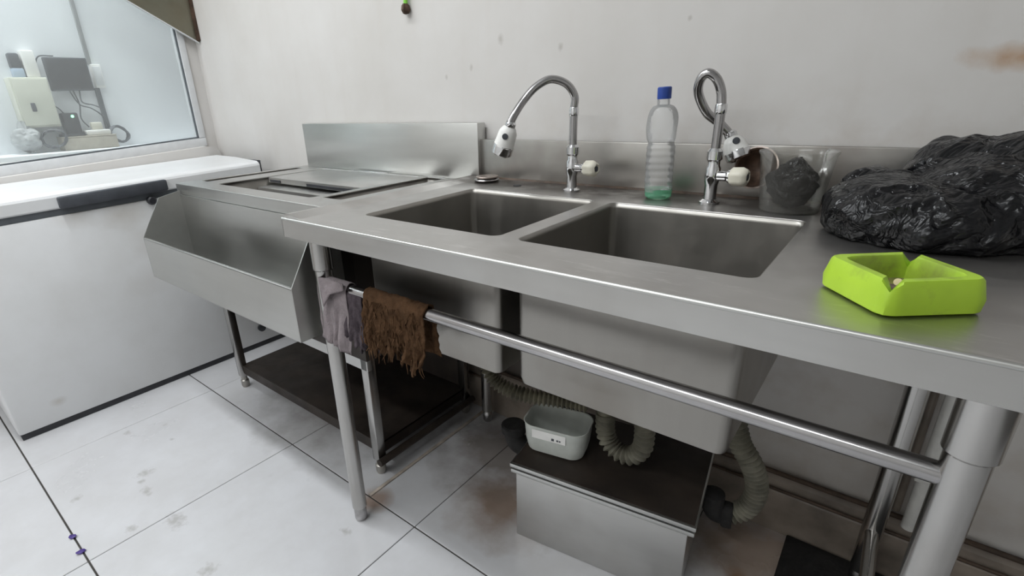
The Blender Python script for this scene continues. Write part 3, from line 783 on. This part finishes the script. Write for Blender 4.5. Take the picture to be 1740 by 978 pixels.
for x, w in ((.004, .0035), (.016, .0025), (.022, .002)):
    bm = bmesh.new(); boxes(bm, (x-w, -.0549, .0575-w), (x+w, -.0541, .0575+w), .0003, 1, CX); bm_obj('ink_smudge', bm, 'slate', lb)

# right end: pipe on the wall, dark floor slab
pv = thing('wall_pipe', 'white plastic waste pipe running down the wall behind the right sink leg', 'pipe', (1.192, -.035, .17))
tube('pipe_run', [(1.192, -.034, .172), (1.192, -.034, .835)], .0135, 'pvc', pv, straight=True, n=18)
for z in (.30, .62): box('pipe_clip', (1.174, -.050, z), (1.210, .0, z+.012), 'pvc', pv, .002)
p2 = thing('thin_wall_pipe', 'narrow greyish conduit on the wall between the rear sink leg and the white pipe', 'pipe', (1.168, -.014, .17))
tube('pipe_run', [(1.166, -.012, .19), (1.166, -.012, .835)], .0075, 'skirting', p2, straight=True, n=12)
o = box('black_floor_slab', (.985, -.40, .0005), (1.50, -.022, .012), 'rubber', None, .003)  # flat black slab covering the black floor area
tag(o, 'flat black slab on the floor below the right end of the sink table', 'mat')

# ================================================================== wall-hung things
hd = thing('wall_hood', 'greasy steel hood on the back wall above the freezer, slanted side panel in view', 'hood', (-1.3, -.2, 1.6))
prism('side_panel', [(-.001, 1.372), (-.49, 1.645), (-.49, 1.80), (-.001, 1.80)], 'x', -1.693, -1.689, 'hood', hd)
bm = bmesh.new()
e0 = Vector((0, -.001, 1.372)); e1 = Vector((0, -.49, 1.645)); nn = Vector((0, -.487, -.873))
q = [e0, e1, e1+nn*.004, e0+nn*.004]
A = [bm.verts.new((-1.700, p.y, p.z)) for p in q]; B = [bm.verts.new((-1.686, p.y, p.z)) for p in q]
bm.faces.new(A); bm.faces.new(B[::-1])
for i in range(4): bm.faces.new((A[(i+1) % 4], A[i], B[i], B[(i+1) % 4]))
bm_obj('edge_flange', bm, 'alu', hd)
box('rear_flange', (-1.693, -.014, 1.380), (-1.676, -.001, 1.80), 'rust', hd, 0)
box('shelf_board', (-1.69, -.20, 1.78), (-.45, -.001, 1.80), 'hood', hd, 0)
gs = thing('hanging_strap', 'short green strap with a frayed brown end hanging on the back wall at the top', 'strap', (-.262, -.012, 1.34))
tube('strap', [(-.262, -.010, 1.46), (-.260, -.011, 1.40), (-.263, -.012, 1.352)], .0065, 'green_strap', gs, n=10)
lathe('frayed_end', [(.006, 0), (.011, -.006), (.013, -.018), (.008, -.028), (0, -.030)], 'rust', gs, (-.263, -.014, 1.355), 10, wob=lambda a, z: 1+.25*math.sin(3*a))
lathe('hook', [(0, 0), (.006, 0), (.006, .012), (.010, .013), (.010, .015), (0, .015)], 'chrome_dull', gs, (-.262, -.001, 1.46), 12, (0, -1, 0))

# ================================================================== behind the window
XB = -2.02; ZS = .925
eb = thing('electrical_box', 'cream metal electrical box with a dark latch on the wall behind the window', 'box', (XB, -.645, 1.03))
box('case', (XB, -.712, 1.030), (XB+.085, -.580, 1.232), 'cream_metal', eb, .004)
box('door', (XB+.085, -.706, 1.038), (XB+.091, -.586, 1.226), 'cream_metal', eb, .002)
box('latch', (XB+.091, -.668, 1.095), (XB+.099, -.652, 1.130), 'slate', eb, .003)
ha = thing('wall_handset', 'dark upright device with a pale blue lower half above the electrical box', 'device', (XB, -.655, 1.235))
box('upper_shell', (XB, -.680, 1.268), (XB+.04, -.642, 1.330), 'slate', ha, .008)
box('lower_shell', (XB, -.680, 1.234), (XB+.042, -.640, 1.270), 'bluegrey', ha, .004)
o = box('white_box', (XB, -.636, 1.234), (XB+.05, -.590, 1.340), 'white_plastic', None, .005); tag(o, 'plain white upright box beside the dark device, above the electrical box', 'box')
mo = thing('monitor', 'black flat monitor panel mounted on the wall behind the window', 'monitor', (XB, -.485, 1.25))
box('screen_case', (XB+.028, -.566, 1.178), (XB+.050, -.404, 1.316), 'slate', mo, .004)
box('screen', (XB+.049, -.560, 1.186), (XB+.0515, -.410, 1.310), 'black', mo, .0005)
box('mount', (XB, -.52, 1.21), (XB+.03, -.45, 1.28), 'black', mo, .002)
so = thing('socket_box', 'white plastic socket box on the conduit right of the monitor', 'socket', (XB, -.37, 1.24))
box('socket_case', (XB, -.388, 1.19), (XB+.03, -.348, 1.292), 'white_plastic', so, .004)
box('socket_face', (XB+.03, -.384, 1.20), (XB+.034, -.352, 1.282), 'alu', so, .002)
cd = thing('conduit', 'grey cable conduit running up the wall beside the monitor', 'conduit', (XB, -.375, .93))
box('conduit_run', (XB, -.392, 1.292), (XB+.014, -.376, 2.2), 'conduit', cd, .002)
box('conduit_drop', (XB, -.392, .935), (XB+.016, -.372, 1.19), 'gasket', cd, .002)
ro = thing('router', 'small black router with a green light, below the monitor', 'router', (XB+.05, -.535, ZS))
box('router_case', (XB+.02, -.565, ZS+.068), (XB+.075, -.505, ZS+.160), 'black', ro, .006)
box('router_stand', (XB+.022, -.590, ZS+.0592), (XB+.095, -.500, ZS+.070), 'black', ro, .004)
lathe('led', [(0, 0), (.006, 0), (.006, .002), (0, .003)], 'led', ro, (XB+.075, -.528, ZS+.145), 12, (1, 0, 0))
ca = thing('carton', 'low tan carton on the ledge under the power strip', 'carton', (XB+.06, -.47, ZS))
box('carton_body', (XB+.02, -.60, ZS), (XB+.11, -.385, ZS+.055), 'wood', ca, .003)
box('carton_flap', (XB+.02, -.60, ZS+.055), (XB+.114, -.385, ZS+.059), 'wood', ca, .001)
ps_ = thing('power_strip', 'white power strip with cables on top of the tan carton', 'power strip', (XB+.06, -.47, ZS+.059))
box('strip_case', (XB+.035, -.496, ZS+.0592), (XB+.085, -.395, ZS+.082), 'white_plastic', ps_, .006)
box('plug', (XB+.045, -.465, ZS+.082), (XB+.075, -.420, ZS+.115), 'cream_plastic', ps_, .006)
for y in (-.486, -.474): lathe('outlet', [(0, 0), (.006, 0), (.006, .0015), (0, .0015)], 'slate', ps_, (XB+.06, y, ZS+.0815), 12)
cz = [
 ('black cable looping down from the monitor to the router', [(XB+.03, -.50, 1.182), (XB+.05, -.48, 1.12), (XB+.06, -.44, 1.10), (XB+.05, -.40, 1.06), (XB+.05, -.385, .99)]),
 ('black cable arching from the monitor to the conduit', [(XB+.03, -.46, 1.182), (XB+.06, -.47, 1.13), (XB+.06, -.43, 1.115), (XB+.04, -.395, 1.10)]),
 ('thin dark cable between the electrical box and the router', [(XB+.06, -.582, 1.12), (XB+.07, -.565, 1.10), (XB+.06, -.548, 1.07)]),
 ('grey cable hanging straight below the middle of the monitor', [(XB+.03, -.485, 1.182), (XB+.04, -.478, 1.12), (XB+.05, -.49, 1.06), (XB+.05, -.47, 1.02)]),
 ('dark cable curling over the left top corner of the monitor', [(XB+.03, -.52, 1.322), (XB+.04, -.575, 1.318), (XB+.03, -.592, 1.28), (XB+.02, -.590, 1.235)])]
for lab, p in cz:
    o = tube('cable', p, .0028, 'slate', None, n=8); tag(o, lab, 'cable', 'cables behind the window')
def coil(lab, c, r, axis, k=5, mat='slate'):
    pts = []; R0 = Vector((0, 0, 1)).rotation_difference(Vector(axis)).to_matrix()
    for i in range(k*14+1):
        a = 2*PI*i/14; rr = r*(1+.08*math.sin(i*1.7)); pts.append(Vector(c)+R0 @ Vector((rr*math.cos(a), rr*1.25*math.sin(a), .003*(i/14)+.002*math.sin(i))))
    o = tube('cable_coil', pts, .0035, mat, None, per=3, n=6); tag(o, lab, 'cable', 'coiled cables behind the window')
coil('dark cable coil leaning right of the carton behind the window', (XB+.05, -.358, ZS+.055), .035, (1, .35, .1))
coil('dark cable coil left of the carton behind the window', (XB+.10, -.625, ZS+.055), .036, (1, -.3, .2))
o = lump('grey_bag', (XB+.07, -.715, ZS+.058), (.055, .055, .052), 'bagfilm', .16, 26, 8, 4, ZS+.001, extra=lambda d: Vector((0, 0, .025)) if d.z > .93 else Vector((0, 0, 0)))
tag(o, 'tied grey plastic bag at the left end of the ledge behind the window', 'bag')

# ================================================================== scraps on the floor
for i, (x, y, r, lab) in enumerate(((-.527, -1.172, 20, 'purple plastic scrap on the white floor tiles, nearer the freezer'), (-.447, -1.175, 65, 'purple plastic scrap on the white floor tiles, nearer the picture bottom'))):
    bm = bmesh.new(); X = Matrix.Translation((x, y, .0008)) @ Matrix.Rotation(math.radians(r), 4, 'Z')
    vs = [bm.verts.new(X @ Vector((.011*math.cos(a)*(1+.35*math.sin(3*a+i)), .008*math.sin(a), .003+.0025*math.sin(2*a)))) for a in [2*PI*k/10 for k in range(10)]]
    c = bm.verts.new(X @ Vector((0, 0, .001)))
    for k in range(10): bm.faces.new((vs[k], vs[(k+1) % 10], c))
    o = bm_obj('plastic_scrap', bm, 'purple', None, True); md = o.modifiers.new('t', 'SOLIDIFY'); md.thickness = .0012
    tag(o, lab, 'scrap', 'purple scraps')
